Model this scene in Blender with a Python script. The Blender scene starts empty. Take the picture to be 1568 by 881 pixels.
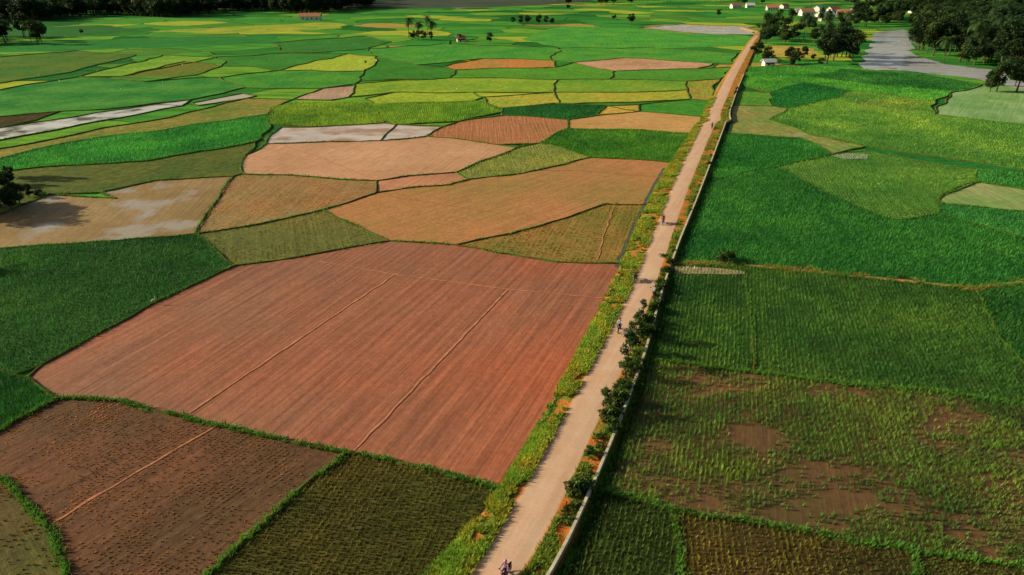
import bpy, math, random
import numpy as np
from mathutils import Vector, Matrix, noise, geometry
random.seed(7); rng=np.random.default_rng(7)
S=bpy.context.scene
W=bpy.data.worlds.new("World"); S.world=W; W.use_nodes=True
S.view_settings.view_transform='Standard'
try: S.view_settings.look='None'
except: pass
S.view_settings.exposure=0
EL=21.0
nt=W.node_tree; bg=nt.nodes['Background']; sk=nt.nodes.new('ShaderNodeTexSky'); sk.sky_type='NISHITA'; sk.sun_disc=False
sk.sun_elevation=math.radians(EL); sk.sun_rotation=math.radians(-84); sk.air_density=1.1; sk.dust_density=3.0
nt.links.new(sk.outputs[0],bg.inputs[0]); bg.inputs[1].default_value=0.06
ld=bpy.data.lights.new("sun","SUN"); ld.energy=5.0; ld.angle=math.radians(0.5); ld.color=(1.0,0.88,0.60)
lo=bpy.data.objects.new("sun",ld); S.collection.objects.link(lo)
az=math.radians(-6); e=math.radians(EL)
lo.rotation_euler=Vector((math.cos(az)*math.cos(e),math.sin(az)*math.cos(e),-math.sin(e))).to_track_quat('-Z','Y').to_euler()
lo.location=(-100,50,100)
# ---------------- camera: drone 40 m above the fields
H=40.0; FP=1045.0; PITCH=math.radians(24.92)
cd=bpy.data.cameras.new("camera"); cam=bpy.data.objects.new("camera",cd); S.collection.objects.link(cam); S.camera=cam
cam.location=(0,0,H); cam.rotation_euler=(math.pi/2-PITCH,0,0); cd.sensor_width=36; cd.lens=FP/1568*36; cd.clip_end=20000; cd.clip_start=0.5
def P(x,y,z=0.0):
    "survey point of the aerial photo -> metres on the ground"
    u=(x-784)/FP; v=(440.5-y)/FP
    dy=math.cos(PITCH)+v*math.sin(PITCH); dz=-math.sin(PITCH)+v*math.cos(PITCH)
    t=(H-z)/-dz
    return (u*t,dy*t)
def lin(c): return tuple(((v/255)/12.92 if v<=10 else ((v/255+0.055)/1.055)**2.4) for v in c)
K=1.5
def alb(c,k=None):
    k=K if k is None else k*1.15
    v=[q*k for q in lin(c)]; L=.25*v[0]+.65*v[1]+.1*v[2]; v=[q*.95+L*.05 for q in v]; m=max(v)
    if m>0.88: v=[q*0.88/m for q in v]
    return tuple(v)
# ---------------- mesh builder
class B:
    def __init__(s): s.V=[];s.F=[];s.C=[];s.n=0
    def add(s,V,F,mat=0,col=(1,1,1)):
        V=np.asarray(V,dtype=np.float64).reshape(-1,3); F=np.asarray(F,dtype=np.int64)
        s.V.append(V); s.F.append((F+s.n,mat)); c=np.asarray(col,dtype=np.float64)
        if c.ndim==1: c=np.tile(c,(len(V),1))
        s.C.append(c); s.n+=len(V)
    def mesh(s,name,mats,smooth=False):
        me=bpy.data.meshes.new(name); V=np.concatenate(s.V); me.vertices.add(len(V)); me.vertices.foreach_set('co',V.astype(np.float32).ravel())
        tot=np.concatenate([np.full(len(f),f.shape[1]) for f,_ in s.F]); idx=np.concatenate([f.ravel() for f,_ in s.F]); mi=np.concatenate([np.full(len(f),m) for f,m in s.F])
        me.loops.add(len(idx)); me.polygons.add(len(tot))
        st=np.concatenate([[0],np.cumsum(tot)[:-1]])
        me.loops.foreach_set('vertex_index',idx.astype(np.int32)); me.polygons.foreach_set('loop_start',st.astype(np.int32))
        try: me.polygons.foreach_set('loop_total',tot.astype(np.int32))
        except Exception: pass
        me.polygons.foreach_set('material_index',mi.astype(np.int32))
        me.polygons.foreach_set('use_smooth',np.full(len(tot),smooth))
        a=me.color_attributes.new('Col','FLOAT_COLOR','POINT'); C=np.concatenate(s.C); C=np.hstack([C,np.ones((len(C),1))])
        a.data.foreach_set('color',C.astype(np.float32).ravel())
        for m in mats: me.materials.append(m)
        me.update(calc_edges=True); me.validate(); return me
    def obj(s,name,mats,smooth=False,parent=None):
        o=bpy.data.objects.new(name,s.mesh(name,mats,smooth)); S.collection.objects.link(o)
        if parent: o.parent=parent
        return o
def vnoise(x,y,seed=0):
    xi=np.floor(x);yi=np.floor(y);fx=x-xi;fy=y-yi;fx=fx*fx*(3-2*fx);fy=fy*fy*(3-2*fy)
    def h(a,b):
        v=np.sin(a*127.1+b*311.7+seed*74.7)*43758.5453; return v-np.floor(v)
    return (h(xi,yi)*(1-fx)+h(xi+1,yi)*fx)*(1-fy)+(h(xi,yi+1)*(1-fx)+h(xi+1,yi+1)*fx)*fy
def fbm(x,y,seed=0): return 0.5*vnoise(x,y,seed)+0.3*vnoise(x*2.1,y*2.1,seed+1)+0.2*vnoise(x*4.3,y*4.3,seed+2)
# ---------------- materials
def N(nt,t,**kw):
    n=nt.nodes.new(t)
    for k,v in kw.items(): setattr(n,k,v)
    return n
def mix(nt,f,a,b,bt='MIX'):
    m=nt.nodes.new('ShaderNodeMix'); m.data_type='RGBA'; m.blend_type=bt
    for i,v in ((0,f),(6,a),(7,b)):
        if hasattr(v,'links'): nt.links.new(v,m.inputs[i])
        elif i==0: m.inputs[0].default_value=v
        else: m.inputs[i].default_value=(v[0],v[1],v[2],1)
    return m.outputs[2]
def rng_(nt,s,a,b,c=0.0,d=1.0):
    m=nt.nodes.new('ShaderNodeMapRange'); nt.links.new(s,m.inputs[0])
    for i,v in zip((1,2,3,4),(a,b,c,d)): m.inputs[i].default_value=v
    return m.outputs[0]
def noi(nt,vec,sc,det=4,rough=0.55):
    n=nt.nodes.new('ShaderNodeTexNoise'); n.inputs['Scale'].default_value=sc; n.inputs['Detail'].default_value=det; n.inputs['Roughness'].default_value=rough
    nt.links.new(vec,n.inputs['Vector']); return n.outputs['Fac']
def newmat(name):
    m=bpy.data.materials.new(name); m.use_nodes=True; return m,m.node_tree,m.node_tree.nodes['Principled BSDF']
def pos(nt): 
    return nt.nodes.new('ShaderNodeNewGeometry').outputs['Position']
def mapv(nt,v,rot=0,scale=(1,1,1),loc=(0,0,0)):
    r=nt.nodes.new('ShaderNodeMapping'); r.inputs['Rotation'].default_value=(0,0,rot); nt.links.new(v,r.inputs[0]); r.inputs['Location'].default_value=loc
    q=nt.nodes.new('ShaderNodeMapping'); q.inputs['Scale'].default_value=scale; nt.links.new(r.outputs[0],q.inputs[0]); return q.outputs[0]
def bump(nt,h,bsdf,st=0.5,dist=0.1):
    b=nt.nodes.new('ShaderNodeBump'); b.inputs['Strength'].default_value=st; b.inputs['Distance'].default_value=dist
    nt.links.new(h,b.inputs['Height']); nt.links.new(b.outputs[0],bsdf.inputs['Normal'])
def field_mat(name,c1,c2,ang=0,wet=0.0,fine=1.0,streak=0.35,off=0,big=0.06,water=None,dist=60,grain=1.0):
    m,t,b=newmat(name); p=mapv(t,pos(t),0,(1,1,1),(off*13.7,off*7.1,0))
    n1=noi(t,p,big,5); n2=noi(t,p,1.6*fine,6,0.7); n4=noi(t,p,0.35,4)
    st=noi(t,mapv(t,p,ang,(1.5,0.045,1)),1.0,5,0.7)
    col=mix(t,rng_(t,n1,0.36,0.64),c1,c2)
    col=mix(t,grain,col,mix(t,rng_(t,n2,0.3,0.7),(0.62,0.62,0.62),(1.36,1.36,1.36)),'MULTIPLY')
    col=mix(t,streak,col,mix(t,rng_(t,st,0.35,0.65),(0.35,0.33,0.3),(1.5,1.5,1.45)),'MULTIPLY')
    col=mix(t,0.5*grain,col,mix(t,rng_(t,n4,0.35,0.65),(0.72,0.75,0.7),(1.25,1.22,1.15)),'MULTIPLY')
    t.links.new(col,b.inputs['Base Color'])
    if water is not None:
        wn=noi(t,p,0.09,5); f=rng_(t,wn,water,water+0.09)
        t.links.new(rng_(t,f,0,1,0.75-0.2*wet,0.12),b.inputs['Roughness'])
        t.links.new(mix(t,rng_(t,f,0,1,0,0.7),col,(0.6,0.52,0.42)),b.inputs['Base Color'])
    else:
        b.inputs['Roughness'].default_value=0.85-0.55*wet
    b.inputs['Specular IOR Level'].default_value=(0.2 if dist<150 else 0.05)+0.3*wet
    a=t.nodes.new('ShaderNodeMath'); a.operation='MULTIPLY_ADD'; t.links.new(n2,a.inputs[0]); a.inputs[1].default_value=grain; t.links.new(st,a.inputs[2])
    bump(t,a.outputs[0],b,0.5*(1-0.75*wet),0.22 if dist<150 else 0.5)
    return m
def water_mat(name,c,rough=0.08,c2=None,mud=0.6,spec=0.2):
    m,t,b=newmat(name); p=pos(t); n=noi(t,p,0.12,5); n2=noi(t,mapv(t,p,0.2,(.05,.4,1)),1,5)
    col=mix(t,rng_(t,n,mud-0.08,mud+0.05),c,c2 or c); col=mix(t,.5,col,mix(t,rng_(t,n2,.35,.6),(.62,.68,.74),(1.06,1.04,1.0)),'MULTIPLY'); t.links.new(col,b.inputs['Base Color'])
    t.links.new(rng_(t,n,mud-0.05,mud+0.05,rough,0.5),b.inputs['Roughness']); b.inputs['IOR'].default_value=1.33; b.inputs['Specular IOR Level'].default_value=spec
    bump(t,noi(t,p,2.5,3),b,0.05,0.05); return m
def attr_leaf(name,trans=0.3,rough=0.55):
    m,t,b=newmat(name); a=N(t,'ShaderNodeAttribute',attribute_name='Col'); b.inputs['Roughness'].default_value=rough; b.inputs['Specular IOR Level'].default_value=0.2
    t.links.new(a.outputs['Color'],b.inputs['Base Color']); tr=t.nodes.new('ShaderNodeBsdfTranslucent'); t.links.new(a.outputs['Color'],tr.inputs[0])
    ms=t.nodes.new('ShaderNodeMixShader'); ms.inputs[0].default_value=trans
    t.links.new(b.outputs[0],ms.inputs[1]); t.links.new(tr.outputs[0],ms.inputs[2]); t.links.new(ms.outputs[0],t.nodes['Material Output'].inputs[0]); return m
def simple(name,c,rough=0.6,metal=0,var=0.25,sc=3.0):
    m,t,b=newmat(name); tc=t.nodes.new('ShaderNodeTexCoord').outputs['Object']; n=noi(t,tc,sc,5)
    t.links.new(mix(t,rng_(t,n,0.3,0.7),tuple(v*(1-var) for v in c),tuple(min(0.9,v*(1+var)) for v in c)),b.inputs['Base Color']); b.inputs['Roughness'].default_value=rough; b.inputs['Metallic'].default_value=metal; return m
M_leaf=attr_leaf('leaf_green'); M_rice=attr_leaf('rice_leaf',0.35); M_bark=simple('bark',(0.10,0.075,0.05),0.9)
# ---------------- ground: one sheet, patchwork of distant paddies
def ground_mat():
    m,t,b=newmat('ground_patchwork'); p=pos(t)
    v=mapv(t,p,0.25,(1/44,1/34,1)); va=t.nodes.new('ShaderNodeVectorMath'); va.operation='ADD'
    nz=t.nodes.new('ShaderNodeTexNoise'); nz.inputs['Scale'].default_value=1.3; t.links.new(v,nz.inputs['Vector'])
    sc=t.nodes.new('ShaderNodeVectorMath'); sc.operation='SCALE'; sc.inputs['Scale'].default_value=0.5; t.links.new(nz.outputs['Color'],sc.inputs[0])
    t.links.new(v,va.inputs[0]); t.links.new(sc.outputs[0],va.inputs[1])
    vo=N(t,'ShaderNodeTexVoronoi'); vo.voronoi_dimensions='2D'; vo.inputs['Scale'].default_value=1; t.links.new(va.outputs[0],vo.inputs['Vector'])
    ve=N(t,'ShaderNodeTexVoronoi'); ve.voronoi_dimensions='2D'; ve.feature='DISTANCE_TO_EDGE'; ve.inputs['Scale'].default_value=1; t.links.new(va.outputs[0],ve.inputs['Vector'])
    sp=t.nodes.new('ShaderNodeSeparateColor'); t.links.new(vo.outputs['Color'],sp.inputs[0])
    r=t.nodes.new('ShaderNodeValToRGB'); t.links.new(sp.outputs[0],r.inputs[0]); r.color_ramp.interpolation='CONSTANT'
    cs=[(0,(48,118,44)),(0.2,(70,138,46)),(0.42,(34,100,40)),(0.56,(98,150,44)),(0.68,(54,132,50)),(0.82,(150,165,48)),(0.88,(76,126,44)),(0.97,(160,140,66))]
    el=r.color_ramp.elements
    for i,(q,c) in enumerate(cs):
        x=el[i] if i<2 else el.new(q); x.position=q; x.color=(*alb(c),1)
    col=r.outputs[0]
    col=mix(t,0.9,col,mix(t,rng_(t,noi(t,mapv(t,p,0.1,(0.05,0.2,1)),1,5),0.3,0.7),(0.5,0.54,0.5),(1.45,1.36,1.2)),'MULTIPLY')
    col=mix(t,rng_(t,ve.outputs['Distance'],0.008,0.025,0.8,0),col,alb((34,54,22)))
    t.links.new(col,b.inputs['Base Color']); b.inputs['Roughness'].default_value=1.0; b.inputs['Specular IOR Level'].default_value=0.03
    bump(t,noi(t,p,0.8,5),b,0.6,0.5); return m
gb=B()
gb.add([(-5000,-600,0),(5000,-600,0),(5000,9000,0),(-5000,9000,0)],[[0,1,2,3]]); gb.obj('ground',[ground_mat()])
# ---------------- fields
F=[]
def fld(name,pts,c,c2=None,**o): F.append(dict(name=name,pts=[tuple(map(float,q)) for q in pts],c=c,c2=c2,**o))
# left, far to near
fld('rice_paddy',[(-150,112),(0,88),(120,78),(205,86),(100,112),(0,128),(-150,150)],(92,116,42),(60,112,38))
fld('rice_paddy',[(120,118),(250,85),(335,88),(185,118)],(130,165,43),(95,148,42))
fld('rice_paddy',[(180,118),(280,95),(350,100),(300,116),(230,124)],(120,112,40),(85,120,38))
fld('rice_paddy',[(-150,175),(-100,155),(0,138),(120,118),(230,124),(330,120),(375,135),(290,153),(150,170),(0,180),(-150,200)],(38,118,46),(78,142,54))
fld('rice_paddy',[(330,120),(425,108),(560,110),(545,128),(490,136),(375,135)],(80,145,42),(55,128,45))
fld('rice_paddy',[(425,108),(530,83),(578,88),(560,110)],(148,178,43),(160,170,48))
fld('rice_paddy',[(335,88),(440,82),(530,83),(425,108),(350,100)],(62,132,46))
fld('rice_paddy',[(230,48),(500,34),(530,38),(520,44),(330,52)],(165,165,48),(115,150,43),nb=1)
fld('rice_paddy',[(0,66),(230,58),(420,55),(440,66),(250,72),(60,80),(0,80)],(48,128,50),nb=1)
fld('rice_paddy',[(420,66),(560,56),(600,64),(560,76),(440,82)],(58,125,46))
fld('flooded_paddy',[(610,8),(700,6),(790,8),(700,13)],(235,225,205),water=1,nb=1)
fld('rice_paddy',[(0,45),(150,38),(230,48),(60,58),(0,60)],(48,112,46),nb=1)
fld('rice_paddy',[(560,76),(680,68),(860,74),(840,92),(735,90),(640,100),(578,88)],(56,136,48),(84,150,45))
fld('rice_paddy',[(560,110),(578,88),(640,100),(700,108),(690,120),(548,125)],(62,130,41))
fld('stubble_field',[(680,102),(735,91),(840,94),(852,103),(700,109)],(195,122,62),(165,130,62))
fld('rice_paddy',[(840,92),(860,74),(1000,74),(1130,82),(1120,98),(1090,97),(960,89),(875,97)],(54,136,50),(94,152,45))
fld('ploughed_field',[(875,97),(960,89),(1088,97),(1060,105),(940,109)],(200,152,120),(172,130,94),wet=.4)
fld('rice_paddy',[(700,109),(852,103),(875,97),(940,109),(930,122),(850,122),(690,120)],(88,150,41))
fld('rice_paddy',[(940,109),(1060,105),(1118,104),(1104,123),(1045,124),(930,122)],(82,148,45))
fld('rice_paddy',[(860,40),(985,44),(1060,52),(1150,56),(1140,70),(1000,74),(860,74),(800,60)],(56,140,52),(88,158,50),nb=1)
fld('flooded_paddy',[(985,43),(1040,38),(1150,41),(1158,54),(1100,54),(1050,50)],(255,245,232),water=1)
fld('rice_paddy',[(545,126),(690,120),(850,122),(848,142),(725,142),(600,143),(540,149)],(142,165,41),(112,150,38))
fld('rice_paddy',[(560,152),(600,143),(725,142),(740,150),(722,156),(568,160)],(152,172,41),(135,160,38))
fld('rice_paddy',[(740,150),(848,142),(858,161),(772,166),(745,158)],(180,160,58),(145,160,46))
fld('rice_paddy',[(848,142),(850,122),(1045,124),(1055,139),(950,142)],(128,155,41),(92,145,41))
fld('rice_paddy',[(848,142),(950,142),(1055,139),(1052,153),(932,158),(858,161)],(178,160,50),(145,160,46))
fld('rice_paddy',[(1045,124),(1104,123),(1086,156),(1052,153),(1055,139)],(125,150,46),(175,128,55))
fld('rice_paddy',[(925,163),(1052,153),(1086,156),(1078,179),(985,172)],(50,128,45),(75,135,36))
fld('stubble_field',[(922,162),(975,160),(985,172),(915,178)],(200,162,68))
fld('rice_paddy',[(772,178),(772,166),(850,160),(925,163),(915,178),(868,184)],(28,95,44),(46,110,40),tuft=(.5,.5,(28,92,43)))
fld('flooded_paddy',[(445,154),(490,137),(543,131),(540,149),(510,154)],(188,152,122),wet=.7,grain=.4)
fld('rice_paddy',[(412,192),(418,165),(445,158),(555,158),(592,184),(585,188),(480,195)],(112,155,41),(88,138,36),tuft=(.45,.6,(108,142,38)))
fld('rice_paddy',[(555,158),(722,156),(745,158),(770,172),(700,188),(600,190),(592,184)],(112,155,36),(88,142,36),tuft=(.45,.6,(108,145,38)))
fld('stubble_field',[(-150,265),(0,228),(250,182),(375,152),(445,154),(418,165),(412,176),(100,219),(20,238),(-150,280)],(142,130,62),(100,120,46))
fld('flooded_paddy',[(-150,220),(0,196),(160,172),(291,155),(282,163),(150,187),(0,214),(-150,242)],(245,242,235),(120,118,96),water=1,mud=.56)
fld('flooded_paddy',[(295,158),(370,143),(388,149),(305,162)],(210,200,175),water=1)
fld('stubble_field',[(-150,195),(0,180),(92,172),(60,184),(0,196),(-150,218)],(75,65,35))
fld('rice_paddy',[(-150,285),(20,238),(100,219),(412,176),(412,192),(400,215),(220,247),(80,256),(20,262)],(48,145,55),(72,148,50),tuft=(.5,.5,(52,134,52)))
fld('rice_paddy',[(-150,330),(20,262),(80,256),(220,247),(390,219),(372,238),(370,267),(240,277),(150,296),(75,300),(0,330)],(100,103,36),(72,92,34),wet=.2)
fld('flooded_paddy',[(-150,400),(-150,350),(0,325),(75,300),(170,305),(150,296),(240,277),(357,270),(300,361),(150,371),(0,384)],(132,106,60),(150,122,78),wet=.5,wat=.53,grain=.6)
fld('flooded_paddy',[(357,270),(370,267),(575,278),(574,297),(497,324),(400,345),(300,361)],(158,110,64),(140,118,70),wet=.35,grain=.6,tuft=(.5,.15,(140,120,60)))
fld('flooded_paddy',[(370,267),(372,238),(405,222),(580,216),(650,210),(760,222),(790,227),(702,264),(577,278)],(200,150,114),(182,134,94),wet=.6,streak=.15,grain=.4)
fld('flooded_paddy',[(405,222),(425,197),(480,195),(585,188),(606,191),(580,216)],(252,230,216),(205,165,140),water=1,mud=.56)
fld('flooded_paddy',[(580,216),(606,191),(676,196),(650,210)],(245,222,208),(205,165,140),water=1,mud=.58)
fld('ploughed_field',[(577,278),(702,264),(718,274),(690,284),(574,293)],(188,128,92),wet=.4,grain=.5)
fld('rice_paddy',[(702,264),(790,227),(835,224),(905,242),(800,266),(718,274)],(145,142,74),(115,138,56),tuft=(.5,.25,(122,135,54)),wet=.3)
fld('ploughed_field',[(650,210),(700,190),(775,178),(868,184),(870,197),(820,222),(760,222)],(170,112,76),(155,106,68),streak=.15,grain=.5)
fld('ploughed_field',[(868,184),(915,178),(985,172),(1078,179),(1062,205),(960,199),(870,197)],(192,148,92),(180,136,78),ang=((870,190),(1070,185)),streak=.25,grain=.5)
fld('rice_paddy',[(820,222),(870,197),(960,199),(1062,205),(1045,249),(905,242),(835,224)],(58,125,34),(84,138,32),tuft=(.4,.5,(66,122,36)))
fld('ploughed_field',[(497,324),(574,297),(690,284),(718,274),(800,266),(905,242),(1038,252),(1014,298),(1002,314),(925,313),(860,336),(780,362),(697,378),(595,371)],(176,118,70),(152,118,60),wet=.3,ang=((700,370),(1000,260)),streak=.2,grain=.6,big=.04)
fld('stubble_field',[(697,378),(780,362),(860,336),(925,313),(1002,314),(980,370),(954,405),(850,402),(760,391)],(158,108,53),(118,108,41),tuft=(.55,.16,(122,125,42)),ang=((920,400),(950,330)),grain=.6)
fld('rice_paddy',[(303,365),(400,345),(497,324),(595,371),(480,390),(357,411)],(115,106,43),(90,98,36),wet=.3,tuft=(.5,.16,(105,112,45)))
fld('rice_paddy',[(-150,400),(0,384),(150,371),(303,365),(357,411),(237,468),(70,557),(28,574),(0,565),(-150,540)],(46,92,38),(62,104,50),tuft=(.33,.42,(46,98,40)),wat=.6)
fld('ploughed_field',[(48,577),(70,557),(237,468),(357,411),(480,390),(595,371),(697,378),(760,391),(850,402),(954,405),(940,450),(896,540),(840,650),(778,757),(640,721),(533,698),(330,652),(180,617),(95,610)],(168,90,58),(138,95,72),wet=.4,ang=((778,445),(540,695)),streak=.42,big=.022,grain=.5)
fld('rice_paddy',[(-150,560),(0,565),(28,574),(48,577),(95,610),(0,660),(-150,720)],(34,85,32),tuft=(.28,.45,(34,95,32)))
fld('stubble_field',[(-150,720),(0,660),(95,610),(180,617),(330,652),(533,698),(315,885),(260,960),(100,960),(95,881),(80,830),(40,770),(0,733),(-150,770)],(112,70,46),(90,65,43),tuft=(.36,.11,(128,98,56)),ang=((330,655),(85,800)),streak=.35,grain=.7)
fld('stubble_field',[(-150,770),(0,733),(40,770),(80,830),(95,881),(100,960),(-150,960)],(92,72,38),(80,78,32),tuft=(.3,.2,(105,92,42)),ang=((0,740),(80,881)))
fld('rice_paddy',[(533,698),(640,721),(778,757),(730,810),(660,885),(590,960),(260,960),(315,885)],(86,70,30),(77,80,28),tuft=(.27,.26,(88,90,32)),ang=((540,700),(400,881)))
# right
fld('stubble_field',[(1165,78),(1185,70),(1240,72),(1255,84),(1200,88)],(185,160,72),nb=1)
fld('rice_paddy',[(1142,103),(1290,103),(1420,116),(1505,130),(1465,144),(1430,156),(1310,140),(1235,128),(1180,142),(1135,130)],(76,146,48),(50,132,44),tuft=(.55,.5,(68,138,48)))
fld('rice_paddy',[(1240,118),(1290,107),(1420,116),(1505,130),(1465,141),(1330,130)],(24,92,44),tuft=(.5,.6,(24,88,42)),nb=1)
fld('rice_paddy',[(1122,163),(1130,140),(1180,142),(1175,155),(1182,165)],(88,146,46))
fld('rice_paddy',[(1180,142),(1235,128),(1310,140),(1250,160),(1205,167),(1182,165),(1175,155)],(30,115,50),tuft=(.5,.5,(30,108,46)))
fld('flooded_paddy',[(1425,175),(1465,144),(1505,130),(1720,140),(1720,190),(1568,190)],(140,172,108),(108,154,76),wet=.7,grain=.4)
fld('rice_paddy',[(1182,186),(1205,167),(1250,160),(1310,140),(1430,156),(1425,175),(1568,190),(1720,210),(1720,280),(1568,262),(1330,226),(1240,207)],(100,148,55),(84,142,52),tuft=(.5,.4,(94,138,52)))
fld('rice_paddy',[(1300,153),(1400,153),(1430,163),(1370,172),(1320,165)],(150,115,62),(90,120,50),nb=1)
fld('stubble_field',[(1106,206),(1122,163),(1182,165),(1205,167),(1182,186),(1240,207),(1330,226),(1275,237),(1225,212)],(148,132,70),(105,138,56),wet=.4,wat=.6)
fld('rice_paddy',[(1087,264),(1106,206),(1225,212),(1275,237),(1195,256),(1100,272)],(34,124,46),(46,118,43),tuft=(.4,.5,(44,116,44)))
fld('rice_paddy',[(1195,256),(1275,237),(1330,234),(1495,262),(1492,280),(1438,312),(1430,330),(1370,335),(1260,296)],(102,138,55),(66,125,47),tuft=(.42,.3,(84,130,50)))
fld('flooded_paddy',[(1272,239),(1300,236),(1332,238),(1325,245),(1290,245)],(215,210,185),water=1,nb=1)
fld('rice_paddy',[(1330,226),(1568,262),(1568,267),(1495,262),(1330,234)],(36,112,45),nb=1)
fld('rice_paddy',[(1495,262),(1568,267),(1720,280),(1720,310),(1568,293),(1492,280)],(52,130,53),tuft=(.45,.45,(52,120,50)))
fld('flooded_paddy',[(1475,283),(1492,280),(1568,293),(1720,310),(1720,340),(1568,325),(1438,314)],(152,156,98),(118,148,72),wet=.6,grain=.5)
fld('rice_paddy',[(1438,314),(1568,325),(1720,340),(1720,395),(1568,368),(1430,331)],(64,138,60),tuft=(.42,.4,(62,130,54)))
fld('rice_paddy',[(1035,404),(1060,312),(1087,264),(1100,272),(1195,256),(1260,296),(1370,335),(1430,331),(1568,368),(1720,395),(1720,430),(1568,432),(1490,443),(1300,426),(1142,412)],(32,104,40),(46,116,40),tuft=(.33,.45,(42,108,40)))
fld('rice_paddy',[(1015,425),(1035,404),(1142,412),(1155,572),(1100,566),(990,552)],(54,88,34),(68,92,38),tuft=(.27,.42,(62,106,38)),ang=((1150,420),(1150,570)))
fld('rice_paddy',[(1142,412),(1300,426),(1490,443),(1530,510),(1568,555),(1720,700),(1720,640),(1568,616),(1300,592),(1155,572)],(58,92,36),(74,96,40),tuft=(.27,.4,(68,112,40)),ang=((1150,420),(1150,570)))
fld('rice_paddy',[(1490,443),(1568,432),(1720,430),(1720,640),(1568,555),(1530,510)],(42,92,36),tuft=(.28,.42,(50,104,38)))
fld('rice_paddy',[(990,552),(1100,566),(1155,572),(1300,592),(1568,616),(1720,640),(1720,900),(1568,872),(1400,850),(1250,818),(1030,785),(918,755),(950,655)],(112,74,48),(88,70,38),tuft=(.25,.4,(76,114,40)),ang=((1200,600),(1215,800)),patch=.52,wet=.4,streak=.15,grain=.6)
fld('rice_paddy',[(918,755),(1030,785),(1042,881),(1050,960),(815,960),(862,881)],(50,58,26),(56,64,26),tuft=(.25,.36,(60,88,34)),ang=((960,760),(930,881)))
fld('rice_paddy',[(1030,785),(1250,818),(1390,848),(1402,881),(1410,960),(1050,960),(1042,881)],(84,60,32),(88,64,34),tuft=(.26,.28,(92,102,38)),ang=((1100,800),(1110,881)))
fld('rice_paddy',[(1390,848),(1568,872),(1720,900),(1720,960),(1410,960),(1402,881)],(84,68,32),tuft=(.26,.28,(92,104,38)),ang=((1450,860),(1470,881)))
fld('river',[(1318,106),(1330,75),(1338,50),(1385,46),(1402,60),(1398,84),(1450,99),(1568,112),(1760,125),(1760,150),(1568,137),(1480,119),(1390,109)],(232,236,240),(175,145,115),water=2,nb=1)
def tol(y): return max(2.0,0.019*(y+45))
VS=[]
for f in F:
    o=[]
    for q in f['pts']:
        best=None
        if not f.get('nb'):
            for v in VS:
                d=math.hypot(v[0]-q[0],(v[1]-q[1])*1.3)
                if d<tol(q[1]) and (best is None or d<best[0]): best=(d,v)
        if best: v=best[1]
        else:
            v=q
            if not f.get('nb'): VS.append(q)
        if not o or o[-1]!=v: o.append(v)
    if o[0]==o[-1]: o.pop()
    f['pts']=o
for f in F:
    if f.get('nb'): continue
    o=[]; n=len(f['pts'])
    for i in range(n):
        a=f['pts'][i]; b=f['pts'][(i+1)%n]; o.append(a); ins=[]
        L2=(b[0]-a[0])**2+(b[1]-a[1])**2
        for v in VS:
            if v in f['pts']: continue
            t=((v[0]-a[0])*(b[0]-a[0])+(v[1]-a[1])*(b[1]-a[1]))/max(L2,1e-6)
            if 0.03<t<0.97:
                d=math.hypot(a[0]+t*(b[0]-a[0])-v[0],a[1]+t*(b[1]-a[1])-v[1])
                if d<tol(v[1])*0.6: ins.append((t,v))
        o+= [v for _,v in sorted(ins)]
    f['pts']=o
def disp(x,y):
    d=math.hypot(x,y); a=0.0065*d
    n1=noise.noise_vector(Vector((x/14,y/14,0))); n2=noise.noise_vector(Vector((x/4,y/4,5.0)))
    return (x+a*n1.x*1.3+0.35*n2.x, y+a*n1.y*2.0+0.35*n2.y)
def dens(a,b):
    A=P(*a);Bb=P(*b); L=math.dist(A,Bb); st=max(1.0,0.012*math.hypot(*A)); n=max(1,int(L/st)); out=[]
    for i in range(n): out.append(disp(A[0]+(Bb[0]-A[0])*i/n,A[1]+(Bb[1]-A[1])*i/n))
    return out
edges={}
placed=[]
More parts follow.
